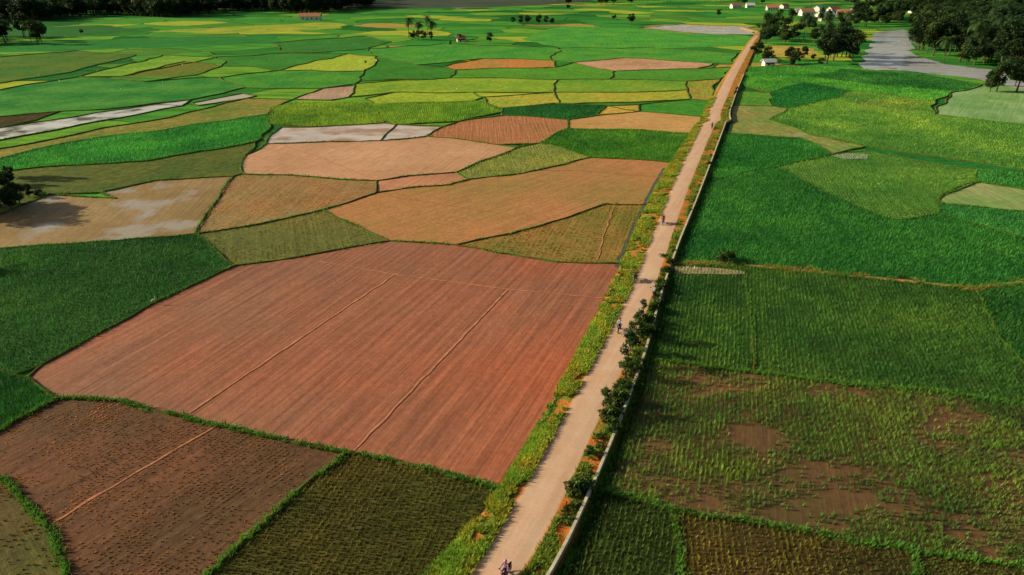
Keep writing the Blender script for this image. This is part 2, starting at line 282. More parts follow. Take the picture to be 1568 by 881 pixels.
for k,f in enumerate(F):
    w=[]; n=len(f['pts'])
    for i in range(n):
        a=f['pts'][i]; b=f['pts'][(i+1)%n]
        if a<=b: seg=dens(a,b)
        else:
            seg=dens(b,a)+[disp(*P(*a))]; seg=seg[1:]; seg=seg[::-1]
        w+=seg
        if not f.get('nb') and f['name']!='river':
            if not ((a[0]<=-100 and b[0]<=-100) or (a[0]>=1700 and b[0]>=1700) or (a[1]>=950 and b[1]>=950)):
                edges[(min(a,b),max(a,b))]=1
    f['w']=w; xs=[q[0] for q in w]; ys=[q[1] for q in w]; bb=(min(xs),max(xs),min(ys),max(ys)); lv=1
    for (pb,pl) in placed:
        if bb[0]<pb[1] and bb[1]>pb[0] and bb[2]<pb[3] and bb[3]>pb[2]: lv=max(lv,pl+1)
    placed.append((bb,lv)); f['z']=lv*0.004; f['bb']=bb
    d=math.hypot(sum(xs)/len(xs),sum(ys)/len(ys)); f['d']=d
    ang=0.0
    if 'ang' in f:
        A=P(*f['ang'][0]);C=P(*f['ang'][1]); ang=math.atan2(C[1]-A[1],C[0]-A[0])
    else: ang=math.pi/2+random.uniform(-.7,.7)
    f['a']=ang
    if f.get('water'): 
        m=water_mat('water',alb(f['c'],1.0),0.15 if f['water']==1 else 0.1,alb(f['c2'] or f['c'],0.8),f.get('mud',.62),.2 if f['water']==1 else .35)  # river and flooded fields: sky reflection put into the pale base colour
    else:
        c1=alb(f['c']); c2=alb(f['c2']) if f['c2'] else tuple(v*0.78 for v in c1)
        m=field_mat(f['name']+'_soil',c1,c2,math.pi/2-ang,f.get('wet',0),1.0 if d<150 else 0.45,f.get('streak',.3),k+1,f.get('big',.06),water=f.get('wat'),dist=d,grain=f.get('grain',1.0))
    tri=geometry.tessellate_polygon([[Vector((q[0],q[1],0)) for q in w]])
    b_=B(); V=[(q[0],q[1],f['z']) for q in w]
    T=[]
    for t in tri:
        a,b2,c=[Vector((w[i][0],w[i][1])) for i in t]
        cr=(b2-a).cross(c-a)
        T.append(t if cr>0 else (t[0],t[2],t[1]))
    b_.add(V,T); b_.obj(f['name'],[m])
ZMAX=max(f['z'] for f in F); print('zmax',ZMAX)
# ---------------- tufts (rice plants)
def inpoly(X,Y,w):
    ins=np.zeros(len(X),bool); n=len(w)
    for i in range(n):
        x1,y1=w[i];x2,y2=w[(i+1)%n]
        if y1==y2: continue
        c=((y1>Y)!=(y2>Y))&(X<(x2-x1)*(Y-y1)/(y2-y1)+x1); ins^=c
    return ins
def tufts(b,X,Y,Z,h,wd,col,k=4,lean=0.55,var=0.25):
    n=len(X)
    if n==0: return
    h=np.broadcast_to(h,(n,)); wd=np.broadcast_to(wd,(n,)); col=np.asarray(col); 
    if col.ndim==1: col=np.tile(col,(n,1))
    tv=1+var*(rng.random(n)-0.5)*2
    for j in range(k):
        a=rng.random(n)*6.283; hh=h*(0.7+0.6*rng.random(n)); l=lean*hh*(0.4+0.9*rng.random(n)); ca=np.cos(a);sa=np.sin(a)
        bx=X+ca*wd*.3; by=Y+sa*wd*.3
        V=np.stack([np.stack([bx-sa*wd/2,by+ca*wd/2,Z+0*bx],1),np.stack([bx+sa*wd/2,by-ca*wd/2,Z+0*bx],1),np.stack([bx+ca*l,by+sa*l,Z+hh],1)],1).reshape(-1,3)
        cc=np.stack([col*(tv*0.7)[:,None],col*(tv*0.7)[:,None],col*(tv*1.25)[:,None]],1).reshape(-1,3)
        b.add(V,np.arange(3*n).reshape(-1,3),0,cc)
total=0
for f in F:
    if 'tuft' not in f: continue
    sp,h,c=f['tuft']; x0,x1,y0,y1=f['bb']; a=f['a']; cx=(x0+x1)/2; cy=(y0+y1)/2; R=math.hypot(x1-x0,y1-y0)/2
    rw=1.75 if ('ang' in f and sp<.3) else 1.3
    u=np.arange(-R,R,sp*(.62 if rw>1.5 else .8)); v=np.arange(-R,R,sp*rw); U,Vv=np.meshgrid(u,v); U=U.ravel();Vv=Vv.ravel()
    U=U+rng.normal(0,sp*.2,len(U)); Vv=Vv+rng.normal(0,sp*.1,len(U))+0.35*sp*np.sin(U*0.15)
    X=cx+U*math.cos(a)-Vv*math.sin(a); Y=cy+U*math.sin(a)+Vv*math.cos(a)
    fr=(np.abs(X)<0.82*Y+12)&(Y>20)&(X>x0)&(X<x1)&(Y>y0)&(Y<y1); X=X[fr];Y=Y[fr]
    k=inpoly(X,Y,f['w']); X=X[k];Y=Y[k]
    ps=7 if f['d']<90 else 13
    nn=fbm(X/ps,Y/ps,3); n3=fbm(X/1.7,Y/1.7,9)
    if 'patch' in f:
        # muddy bare patches in the flooded middle of the field
        m1=fbm(X/7+3,Y/4,21); cen=np.exp(-(((X-27)/14)**2+((Y-43)/5)**2))*0.29+np.exp(-(((X-13)/2.5)**2+((Y-51)/1.6)**2))*0.30+np.exp(-(((X-23)/1.8)**2+((Y-54)/5)**2))*0.18
        keep=(m1+cen)<0.67+0.30*(rng.random(len(X))-0.5); X=X[keep];Y=Y[keep];nn=nn[keep];n3=n3[keep]
    if h<.22:
        kp=rng.random(len(X))<np.clip((fbm(X/5,Y/5,13)-.3)*2.2,.1,.9)
    else: kp=rng.random(len(X))<0.97
    X=X[kp];Y=Y[kp];nn=nn[kp];n3=n3[kp]
    col=np.array(alb(c,1.7)); C=col[None,:]*(0.45+1.05*nn)[:,None]*(0.65+0.7*n3)[:,None]
    C=C*np.stack([0.55+1.1*nn,np.ones(len(X)),1.05-0.3*nn],1)
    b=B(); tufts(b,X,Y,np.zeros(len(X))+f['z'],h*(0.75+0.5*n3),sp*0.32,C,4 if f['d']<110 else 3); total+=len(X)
    b.obj('rice_plants',[M_rice])
print('tufts',total)
# ---------------- bunds
def bund_mat():
    m,t,b=newmat('bund_soil_grass'); p=pos(t); a=N(t,'ShaderNodeAttribute',attribute_name='Col')
    n=noi(t,p,0.5,5); c=mix(t,rng_(t,n,0.4,0.6),alb((92,66,36)),alb((66,104,34)))
    c=mix(t,1.0,c,a.outputs['Color'],'MULTIPLY'); t.links.new(c,b.inputs['Base Color']); b.inputs['Roughness'].default_value=.95; b.inputs['Specular IOR Level'].default_value=.1; bump(t,noi(t,p,6,5),b,.8,.12); return m
def ridge(b,pl,wd,hh,z0=0.0,col=(1,1,1)):
    n=len(pl)
    if n<2: return
    V=[];C=[]
    for i,(x,y) in enumerate(pl):
        a=pl[max(0,i-1)];c=pl[min(n-1,i+1)]; dx=c[0]-a[0];dy=c[1]-a[1];L=math.hypot(dx,dy) or 1; nx=-dy/L;ny=dx/L
        k=1+0.7*noise.noise(Vector((x/3.5,y/3.5,3))); k2=1+0.4*noise.noise(Vector((x/2.7,y/2.7,8)))
        for o,z in ((-1,-.02),(-.5,.85),(0,1),(.5,.85),(1,-.02)):
            V.append((x+nx*o*wd*k/2,y+ny*o*wd*k/2,z0+hh*z*k2)); C.append(col)
    Fq=[]
    for i in range(n-1):
        for j in range(4): q=i*5+j; Fq.append((q,q+5,q+6,q+1))
    b.add(V,np.array(Fq)[:,::-1],0,np.array(C))
bb=B(); gX=[];gY=[]
for (a,c) in edges:
    pl=dens(a,c)+[disp(*P(*c))]; d=math.hypot(*pl[0]); 
    ridge(bb,pl,0.5 if d<150 else min(.8,0.003*d),0.26,0.05,(0.8,0.85,0.75) if d<130 else (.8,.95,.65))
    if d<230:
        for i in range(len(pl)-1):
            L=math.dist(pl[i],pl[i+1]); m=int(L*(20 if d<80 else 6))
            for _ in range(m):
                if vnoise(np.array(pl[i][0]/3),np.array(pl[i][1]/3),4)<(0.2 if d<80 else 0.45): continue
                t=random.random(); gX.append(pl[i][0]+(pl[i+1][0]-pl[i][0])*t+random.gauss(0,.19)); gY.append(pl[i][1]+(pl[i+1][1]-pl[i][1])*t+random.gauss(0,.19))
bb.obj('field_embankments',[bund_mat()],True)
b=B(); gX=np.array(gX);gY=np.array(gY); cg=np.array(alb((84,130,38),1.5))[None]*(0.5+0.9*fbm(gX/5,gY/5,5))[:,None]
tufts(b,gX,gY,np.full(len(gX),.22),0.3,0.1,cg,4,0.7); b.obj('embankment_grass',[M_rice])
# faint footpaths / seams in ploughed land
sm=B()
for L in ([(605,422),(285,638)],[(778,445),(540,695)],[(490,402),(605,422),(780,445),(940,460)],[(330,655),(205,728),(83,802)],[(357,272),(328,315),(298,362)],[(400,212),(500,246),(577,278)],[(590,300),(780,330),(860,345)],[(735,262),(880,262),(1010,272)],[(940,318),(925,360),(915,400)]):
    pl=[]
    for a,c in zip(L[:-1],L[1:]):
        A=P(*a);C=P(*c);n=max(2,int(math.dist(A,C)/0.7))
        pl+=[(A[0]+(C[0]-A[0])*i/n+.25*noise.noise(Vector((i*.3,a[0],0))),A[1]+(C[1]-A[1])*i/n) for i in range(n)]
    pl.append(P(*L[-1])); ridge(sm,pl,0.22,0.012,ZMAX+.004)
sm.obj('ploughed_ridges',[simple('ridge_soil',alb((176,112,78)),.95,0,.35,.9)],True)
def strip(name,Ls,Rs,z,mat):
    V=[];
    for a,c in zip(Ls,Rs): V+= [(*a,z),(*c,z)]
    b=B(); b.add(V,[(2*i,2*i+1,2*i+3,2*i+2) for i in range(len(Ls)-1)]); return b.obj(name,[mat])
# ---------------- road
def line(pts,z=0):
    w=[P(x,y,z) for x,y in pts]; X=np.array([q[0] for q in w]);Y=np.array([q[1] for q in w]); return X,Y
ZR=0.5
Lo=line([(595,960),(662,881),(766,758),(832,645),(890,535),(944,425),(960,385),(988,320),(1014,270),(1044,225),(1074,180),(1098,135),(1127,92),(1149,60),(1160,50)])
Le=line([(658,960),(722,881),(788,770),(850,660),(907,555),(945,485),(971,430),(1002,350),(1031,280),(1062,215),(1088,165),(1113,115),(1151,60),(1164,50)],ZR)
Re=line([(746,960),(806,881),(863,770),(911,660),(954,570),(986,495),(1008,430),(1034,350),(1058,280),(1085,215),(1107,165),(1128,115),(1157,60),(1169,50)],ZR)
Wl=line([(790,960),(845,881),(903,755),(945,655),(985,550),(1015,440),(1040,370),(1065,310),(1085,258),(1105,205),(1130,135),(1162,60),(1175,50)],ZR)
def samp(l,Ys):
    X,Y=l; o=np.argsort(Y); X=X[o];Y=Y[o]; s0=(X[1]-X[0])/(Y[1]-Y[0]); r=np.interp(Ys,Y,X); r=np.where(Ys<Y[0],X[0]+s0*(Ys-Y[0]),r)
    k=np.ones(9)/9; return np.convolve(np.pad(r,4,mode='reflect',reflect_type='odd'),k,'valid')
Ys=np.concatenate([np.arange(8,200,1.0),np.arange(200,560,4.0)])
xl,xe,xr,xw=[samp(l,Ys) for l in (Lo,Le,Re,Wl)]
jit=np.array([0.25*noise.noise(Vector((y*.4,0,1))) for y in Ys]); jit2=np.array([0.25*noise.noise(Vector((y*.4,7,1))) for y in Ys])
def road_mat():
    m,t,b=newmat('road_concrete_dirt'); p=pos(t); u=N(t,'ShaderNodeAttribute',attribute_name='Col'); s=t.nodes.new('ShaderNodeSeparateColor'); t.links.new(u.outputs['Color'],s.inputs[0])
    n1=noi(t,p,0.35,6,.65); n2=noi(t,p,4,6,.7)
    c=mix(t,rng_(t,n1,.35,.65),(.84,.50,.32),(.90,.62,.43)); c=mix(t,.4,c,mix(t,rng_(t,n2,.3,.7),(.75,.72,.7),(1.12,1.12,1.12)),'MULTIPLY')
    tr=noi(t,mapv(t,p,0.42,(1.6,.05,1)),1,4); c=mix(t,.2,c,mix(t,rng_(t,tr,.4,.6),(.65,.6,.55),(1.1,1.1,1.1)),'MULTIPLY')
    ad=t.nodes.new('ShaderNodeMath');ad.operation='MULTIPLY_ADD'; t.links.new(n1,ad.inputs[0]);ad.inputs[1].default_value=.5;t.links.new(s.outputs[0],ad.inputs[2])
    c=mix(t,rng_(t,ad.outputs[0],1.08,1.24),c,alb((196,126,68)))
    t.links.new(c,b.inputs['Base Color']);b.inputs['Roughness'].default_value=.9;b.inputs['Specular IOR Level'].default_value=.15;bump(t,n2,b,.2,.04);return m
def verge_mat():
    m,t,b=newmat('verge_soil'); p=pos(t); n1=noi(t,p,.6,5); n2=noi(t,p,5,5,.7); u=N(t,'ShaderNodeAttribute',attribute_name='Col')
    c=mix(t,rng_(t,n1,.44,.58),alb((196,112,48)),alb((100,125,40))); c=mix(t,.7,c,mix(t,rng_(t,n2,.3,.7),(.5,.5,.5),(1.3,1.3,1.3)),'MULTIPLY'); c=mix(t,1.0,c,u.outputs['Color'],'MULTIPLY')
    t.links.new(c,b.inputs['Base Color']);b.inputs['Roughness'].default_value=.95;b.inputs['Specular IOR Level'].default_value=.1;bump(t,n2,b,.8,.15);return m
def loft(b,rows,cols):
    n=len(rows[0][0]);k=len(rows);V=np.stack([np.stack(r,1) for r in rows],1).reshape(-1,3);C=np.tile(np.array(cols,dtype=float),(n,1))
    Fq=[(i*k+j,i*k+j+1,(i+1)*k+j+1,(i+1)*k+j) for i in range(n-1) for j in range(k-1)]; b.add(V,Fq,0,C)
o=np.ones(len(Ys)); b=B(); rows=[];cs=[]
for s in np.linspace(0,1,9): rows.append(((xe+jit*.6)*(1-s)+(xr+jit2*.6)*s,Ys,o*(ZR+0.01+0.04*(1-(2*s-1)**2)))); cs.append((abs(2*s-1),0,0))
loft(b,rows,cs); b.obj('road',[road_mat()],True)
VM=verge_mat()
b=B(); loft(b,[(xl-.35,Ys,o*-.05),(xl,Ys,o*.2),(xl*.5+xe*.5,Ys,o*.42+jit*.2),(xe+.35,Ys,o*(ZR+.005))],[(.5,.6,.5),(.8,1,.7),(1,1,.9),(1,.9,.8)])
loft(b,[(xr-.35,Ys,o*(ZR+.005)),(xr*.5+xw*.5,Ys,o*(ZR+.06)+jit2*.15),(xw+.05,Ys,o*ZR)],[(1,.9,.8)]*3)
loft(b,[(xw+.1,Ys,o*ZR),(xw+.5,Ys,o*.25),(xw+1.1,Ys,o*-.05)],[(.5,.6,.5)]*3)  # bank beyond the wall tinted dark, the wall's shade put into its colour
b.obj('roadside_verge',[VM],True)
cm=simple('old_concrete',(.76,.60,.42),.9,0,.35,1.2)
b=B()
def wallseg(i0,i1):
    ys=Ys[i0:i1];x=xw[i0:i1]+0.05; oo=np.ones(len(ys)); jj=np.array([.08*noise.noise(Vector((y*.8,3,3))) for y in ys]); zt=ZR+.42+jj
    loft(b,[(x-.13,ys,oo*(ZR-.2)),(x-.13,ys,zt),(x+.13,ys,zt),(x+.13,ys,oo*-.1)],[(1,1,1)]*4)
    for e_ in (0,-1):
        b.add([(x[e_]-.13,ys[e_],0),(x[e_]+.13,ys[e_],0),(x[e_]+.13,ys[e_],zt[e_]),(x[e_]-.13,ys[e_],zt[e_])],[[0,1,2,3]])
nW=int((Ys<300).sum())
wallseg(0,int(np.searchsorted(Ys,90))); wallseg(int(np.searchsorted(Ys,94)),nW)
b.obj('concrete_wall',[cm])
sl=(Ys>92)&(Ys<150); b=B(); yy=Ys[sl]; oo=np.ones(len(yy)); loft(b,[(xl[sl]-.95+jit[sl],yy,oo*.14),(xl[sl]-.3,yy,oo*.14)],[(1,1,1)]*2)
b.obj('irrigation_ditch_water',[water_mat('ditch_water',(.12,.13,.09),.12,None,.6,.5)])
def scatter_between(xa,xb,n,y0,y1,pw=1.0):
    Y=y0+(y1-y0)*rng.random(n)**pw; a=np.interp(Y,Ys,xa);c=np.interp(Y,Ys,xb); s=rng.random(n); return a+(c-a)*s,Y,s
X,Y,s=scatter_between(xl-.3,xe+.1,26000,30,240,1.5); g=fbm(X/2.5,Y/2.5,31); k=(g>.40); X=X[k];Y=Y[k];s=s[k];g=g[k]
b=B(); c=np.array(alb((138,155,40),1.4))[None]*(.3+1.1*g)[:,None]; c=c*np.stack([.75+.7*vnoise(X,Y/2,5),np.ones(len(X)),np.ones(len(X))],1)
tufts(b,X,Y,.15+.33*np.clip(s*1.6,0,1),.3,.13,c,4,.8); 
X,Y,s=scatter_between(xr,xw,11000,30,240,1.5); g=fbm(X/2,Y/2,37); k=(g>.48); X=X[k];Y=Y[k];g=g[k]; c=np.array(alb((120,140,42),1.3))[None]*(.35+1.0*g)[:,None]
tufts(b,X,Y,np.full(len(X),ZR),.34,.13,c,4,.8)
X,Y,s=scatter_between(xw+.3,xw+1.4,5000,30,200,1.5); c=np.array(alb((45,85,30),1.3))[None]*(.4+.9*fbm(X/2,Y/2,3))[:,None]
tufts(b,X,Y,np.full(len(X),.05),.35,.12,c,4,.6)
b.obj('verge_grass',[M_rice])
pl=[P(x,y) for x,y in [(1030,406),(1080,406),(1150,410),(1230,416),(1300,424),(1380,432),(1450,440),(1490,445),(1568,434),(1720,430)]]
X=[];Y=[]
for a,c in zip(pl[:-1],pl[1:]):
    for _ in range(int(math.dist(a,c)*30)):
        t=random.random(); X.append(a[0]+(c[0]-a[0])*t); Y.append(a[1]+(c[1]-a[1])*t+random.gauss(0,.45))
X=np.array(X);Y=np.array(Y);g=fbm(X/3,Y/3,41); k=g>.44; X=X[k];Y=Y[k];g=g[k]; b=B(); cc=np.array(alb((122,128,45),1.35))[None]*(.35+1.0*g)[:,None]*np.stack([.4+1.3*vnoise(X/2,Y/2,77),np.ones(len(X)),np.ones(len(X))],1)
tufts(b,X,Y,np.full(len(X),.12),.42,.15,cc,4,.7); b.obj('bank_grass',[M_rice])
b=B()
pq=[]
for a,c in zip(pl[:-1],pl[1:]):
    n=max(1,int(math.dist(a,c)/1)); pq+=[(a[0]+(c[0]-a[0])*i/n,a[1]+(c[1]-a[1])*i/n+.25*noise.noise(Vector((a[0]+i*.3,1,1)))) for i in range(n)]
ridge(b,pq,1.3,.3,.05); ob=b.obj('earth_bank',[simple('earth',alb((176,116,62)),.95,0,.35,.6)],True)
pw=[P(1033,423),P(1060,422),P(1105,423),P(1140,423)]; pw2=[P(1033,411),P(1060,411.5),P(1105,414),P(1140,419)]
strip('mud_path',pw,pw2,.3,simple('path_mud',alb((215,165,130)),.8,0,.2,.6))
# ---------------- vegetation prototypes
def tube(b,pts,rad,sides=7,mat=0,col=(1,1,1)):
    pts=[Vector(p) for p in pts];V=[];n=len(pts)
    for i,p in enumerate(pts):
        d=(pts[min(n-1,i+1)]-pts[max(0,i-1)]).normalized(); q=d.to_track_quat('Z','Y')
        for k in range(sides):
            a=6.2832*k/sides; V.append(p+q@Vector((math.cos(a)*rad[i],math.sin(a)*rad[i],0)))
    Fq=[(i*sides+k,i*sides+(k+1)%sides,(i+1)*sides+(k+1)%sides,(i+1)*sides+k) for i in range(n-1) for k in range(sides)]
    b.add([tuple(v) for v in V],Fq,mat,col); b.add([tuple(v) for v in V[-sides:]],[list(range(sides))],mat,col)
def leaves(b,c,r,n,size,col,flat=.75):
    d=rng.normal(size=(n,3)); d/=np.linalg.norm(d,axis=1)[:,None]; rr=rng.random(n)**.45
    p=np.array(c)+d*rr[:,None]*r*np.array([1,1,flat]); p+=rng.normal(0,r*.12,(n,3)); p[:,2]=np.maximum(p[:,2],.05)
    a=rng.normal(size=(n,3));a/=np.linalg.norm(a,axis=1)[:,None]; nn=rng.normal(size=(n,3))+d*.8+np.array([0,0,.7]); t=np.cross(nn,a);t/=np.linalg.norm(t,axis=1)[:,None]; u=np.cross(t,nn);u/=np.linalg.norm(u,axis=1)[:,None]
    s=size*(.6+.8*rng.random(n))[:,None]
    V=np.stack([p-t*s*.5,p-u*s*.28,p+t*s*.5,p+u*s*.28],1).reshape(-1,3)
    br=(.55+.5*rng.random(n))*(.6+.5*np.clip(rr*.6+d[:,2]*.5,0,1)); C=np.repeat(np.array(col)[None]*br[:,None],4,0)  # inner and lower leaves darker: crown shade put into the leaf colour
    b.add(V,np.arange(4*n).reshape(-1,4),1,C)
def broadleaf(name,h,cr,ncl,nl,ls,col,low=0.0):
    b=B(); th=h*.42; top=Vector((random.uniform(-.05,.05)*h,random.uniform(-.05,.05)*h,th))
    tube(b,[(0,0,-.1),(top.x*.4,top.y*.4,th*.5),top],[h*.03,h*.022,h*.017])
    for i in range(ncl):
        a=i*2.4+random.random(); zz=random.uniform(-.6-low,1); rr=cr*math.sqrt(max(.05,1-min(1,abs(zz))**2*.8))*random.uniform(.3,.95)
        c=Vector((math.cos(a)*rr,math.sin(a)*rr,h*.66+zz*h*.28))
        if i%2==0: tube(b,[top,(top+c)/2+Vector((0,0,-.03*h)),c],[h*.013,h*.008,h*.004],5)
        v=random.uniform(.6,1.35); leaves(b,c,cr*random.uniform(.28,.46),nl,ls,tuple(q*v for q in col))
    return b.mesh(name,[M_bark,M_leaf])
def shrub(name,R,h,ncl,nl,ls,cols):
    "low, spreading, irregular roadside growth made of many stems"
    b=B()
    for i in range(ncl):
        a=random.uniform(0,6.28); rr=R*random.random()**.6; hh=h*random.uniform(.25,1)*(1-.4*rr/R); c=Vector((math.cos(a)*rr,math.sin(a)*rr*1.6,hh))
        tube(b,[(c.x*.5,c.y*.5,-.1),c],[.03,.01],4); v=random.uniform(.5,1.4); leaves(b,c,random.uniform(.14,.36)*h+.08,int(nl*random.uniform(.5,1.3)),ls*random.uniform(.7,1.3),tuple(q*v for q in random.choice(cols)))
    return b.mesh(name,[M_bark,M_leaf])
def palm(name,h,col):
    b=B(); lx=random.uniform(-.12,.12)*h;ly=random.uniform(-.1,.1)*h
    tube(b,[(lx*(t**2),ly*(t**2),h*t-.1) for t in np.linspace(0,1,7)],[.22,.19,.17,.15,.14,.13,.14],7)
    top=Vector((lx,ly,h-.1)); V=[];T=[];C=[]
    for i in range(26):
        a=i*2.399; el=random.uniform(-.6,1.2); L=random.uniform(3.8,5.0); pts=[];p=top.copy();e_=el
        for j in range(9): pts.append(p.copy()); p+=Vector((math.cos(a)*math.cos(e_),math.sin(a)*math.cos(e_),math.sin(e_)))*L/8; e_-=.23
        side=Vector((-math.sin(a),math.cos(a),0)); v=random.uniform(.6,1.3)
        for j in range(8):
            for sg in (-1,1):
                for q in (0,.5):
                    p0=pts[j].lerp(pts[j+1],q); p1=pts[j].lerp(pts[j+1],min(1,q+.45)); ll=(1.0*math.sin((j+q+.8)/9.2*3.14)+.15)
                    tip=p0+(pts[j+1]-pts[j])*.9+side*sg*ll+Vector((0,0,-.35*ll)); n=len(V); V+= [tuple(p0),tuple(p1),tuple(tip)]; T.append((n,n+1,n+2)); cc=tuple(c*v for c in col); C+= [cc]*3
    b.add(V,T,1,np.array(C)); leaves(b,top-Vector((0,0,.2)),.5,30,.35,(.12,.09,.03))
    return b.mesh(name,[M_bark,M_leaf])
G1=(.06,.12,.028);G2=(.038,.085,.026);G3=(.10,.15,.03)
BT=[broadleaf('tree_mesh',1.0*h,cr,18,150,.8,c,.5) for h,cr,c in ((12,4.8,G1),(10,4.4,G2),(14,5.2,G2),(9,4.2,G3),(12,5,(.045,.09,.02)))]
PT=[palm('palm_mesh',h,c) for h,c in ((11,G1),(13,G2),(9,G1))]
CS=((.06,.15,.03),(.12,.20,.035),(.09,.17,.03),(.16,.17,.04))
SH=[shrub('shrub_mesh',R,h,n,45,ls,CS) for R,h,n,ls in ((.6,.9,14,.2),(.8,.7,18,.18),(.5,1.5,12,.28),(.7,1.2,22,.2),(.9,.5,16,.16))]
ST=[broadleaf('small_tree_mesh',h,cr,11,55,.27,c,.4) for h,cr,c in ((3.8,1.1,(.06,.14,.03)),(3.2,.95,(.09,.17,.03)),(2.8,.8,(.06,.15,.03)))]
def put(me,name,x,y,z=0,s=1.0,parent=None,sz=None,rot=None):
    o=bpy.data.objects.new(name,me); o.location=(x,y,z); o.rotation_euler=(0,0,random.uniform(0,6.28) if rot is None else rot); o.scale=(s*random.uniform(.85,1.15),s,sz or s*random.uniform(.85,1.2)); S.collection.objects.link(o)
    if parent: o.parent=parent
    return o
y=31.0
while y<92:
    a=np.interp(y,Ys,xr);c=np.interp(y,Ys,xw)
    if vnoise(np.array(y/4),np.array(.5),8)>.25:
        sc_=random.choice((.45,.6,.7,.8,1.0,1.2))
        put(random.choice(SH),'roadside_shrub',a+(c-a)*random.uniform(.4,.92),y,ZR-.05,sc_,rot=-.45+random.choice((0,3.14)))
    y+=random.uniform(.3,1.3)
for px,py,s in ((962,560,1),(966,540,1.1),(974,522,1.0),(957,580,.9),(980,500,.85),(928,632,.8),(903,700,.6),(985,478,.6)):
    x,yy=P(px,py,ZR); put(random.choice(ST),'small_tree',x,yy,ZR-.1,s)
for i in range(50):
    yy=random.uniform(90,260);a=np.interp(yy,Ys,xr);c=np.interp(yy,Ys,xw); put(random.choice(SH),'roadside_shrub',c-.3,yy,ZR-.05,random.uniform(.3,.8),rot=-.45)
for i in range(14):
    yy=random.uniform(32,120);a=np.interp(yy,Ys,xl);c=np.interp(yy,Ys,xe); put(random.choice((SH[1],SH[4])),'roadside_shrub',a+(c-a)*random.uniform(.1,.7),yy,.3,random.uniform(.3,.6),rot=-.45)
for px,py,s in ((1110,403,1.5),(1225,412,.6),(1018,398,.9),(60,300,1.2),(1380,428,.6)): 
    x,yy=P(px,py); put(SH[3],'shrub',x,yy,0,s)
def E(name):
    o=bpy.data.objects.new(name,None); S.collection.objects.link(o); return o
for px,py,s in ((626,58,1.15),(640,62,1.0),(661,60,1.2),(655,56,.9)): x,yy=P(px,py); put(random.choice(PT),'palm_tree',x,yy,0,s)
for px,py,s in ((632,61,.5),(648,62,.55),(640,60,.4),(660,61,.4),(704,64,.4),(750,66,.5),(966,38,.7),(785,36,.5),(797,37,.55),(808,38,.6),(825,38,.6),(836,37,.5),(845,37,.5),(940,30,.5),(1100,25,.6),(125,52,.3),(870,14,.6),(560,98,.12),(690,70,.2)):
    x,yy=P(px,py); put(random.choice(BT),'tree',x,yy,-.2,s)
for i in range(40):
    x,yy=P(random.uniform(-90,74),random.uniform(54,71)); put(random.choice(PT+BT),'grove_tree',x,yy,0,random.uniform(.7,1.1))
for px,py,s in ((-40,315,.8),(2,318,.55),(-70,330,.8),(30,312,.38),(-110,330,.8),(14,285,.4),(-12,272,.5),(45,303,.22),(22,325,.32)):
    x,yy=P(px,py); put(BT[random.choice((0,1,2,4))],'tree',x,yy,-.3,s)
for px,py,s in ((-210,408,.75),(-300,418,.8)):
    x,yy=P(px,py); put(random.choice(PT+BT),'tree',x,yy,-.3,s)
rg=E('riverside_grove')
def scat(parent,n,x0,x1,y0,y1,s0,s1,pr=.4,fn=None):
    for i in range(n):
        px=random.uniform(x0,x1);py=random.uniform(y0,y1)
        if fn and not fn(px,py): continue
        x,yy=P(px,py); put(random.choice(PT if random.random()<pr else BT),'tree',x,yy,-.3,random.uniform(s0,s1),parent)
def gc(px,py): return not (1306<px<1406 and 42<py<110)
scat(rg,330,1404,1780,28,114,1.0,1.65,.22,lambda x,y: y<(92+(x-1400)*.13) and x>1404+max(0,(70-y))*.1)
scat(rg,16,1500,1780,120,142,.55,.95,.1,lambda x,y:y>122+(x-1500)*.06)
g2=E('village_grove')
scat(g2,46,1158,1300,40,68,.6,1.05,.7)
scat(g2,26,1158,1300,62,102,.5,.95,.35,lambda x,y: not(1165<x<1250 and 68<y<92))
scat(g2,9,1262,1312,84,103,.9,1.2,.1)
scat(g2,14,1160,1258,88,101,.25,.5,.0)
scat(g2,150,1160,1500,12,42,.7,1.1,.45,lambda x,y: gc(x,y) and not(1095<x<1315 and 12<y<38))
scat(g2,170,1300,1820,2,36,.9,1.4,.3)
scat(g2,260,850,1600,-18,8,.9,1.4,.3)
def hill(x,y): 
    return 45*math.exp(-(((x+620)/340)**2))*min(1,max(0,(y-820)/350))**1.2+30*math.exp(-((x-900)/500)**2)*min(1,max(0,(y-1300)/400))
b=B();gx=np.linspace(-1700,1700,70);gy=np.linspace(800,2600,50);V=[(x,y,hill(x,y)-.3 if y>801 else -1) for y in gy for x in gx]
b.add(V,[(j*70+i,j*70+i+1,(j+1)*70+i+1,(j+1)*70+i) for j in range(49) for i in range(69)]); b.obj('hill',[simple('forest_floor',(.03,.06,.02),.95,0,.3,.02)],True)
fo=E('forest')
for i in range(1900):
    px=random.uniform(-160,575);lim=31-px*.028+3*math.sin(px*.03); py=lim-(random.random()**1.5)*30
    if py<-30: continue
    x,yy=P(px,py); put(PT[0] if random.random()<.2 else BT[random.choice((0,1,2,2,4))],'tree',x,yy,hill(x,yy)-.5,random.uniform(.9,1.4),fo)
for i in range(200):
    x=random.uniform(-900,900);yy=random.uniform(1350,1600); put(random.choice(BT),'tree',x,yy,hill(x,yy)-.5,random.uniform(.9,1.4),fo)
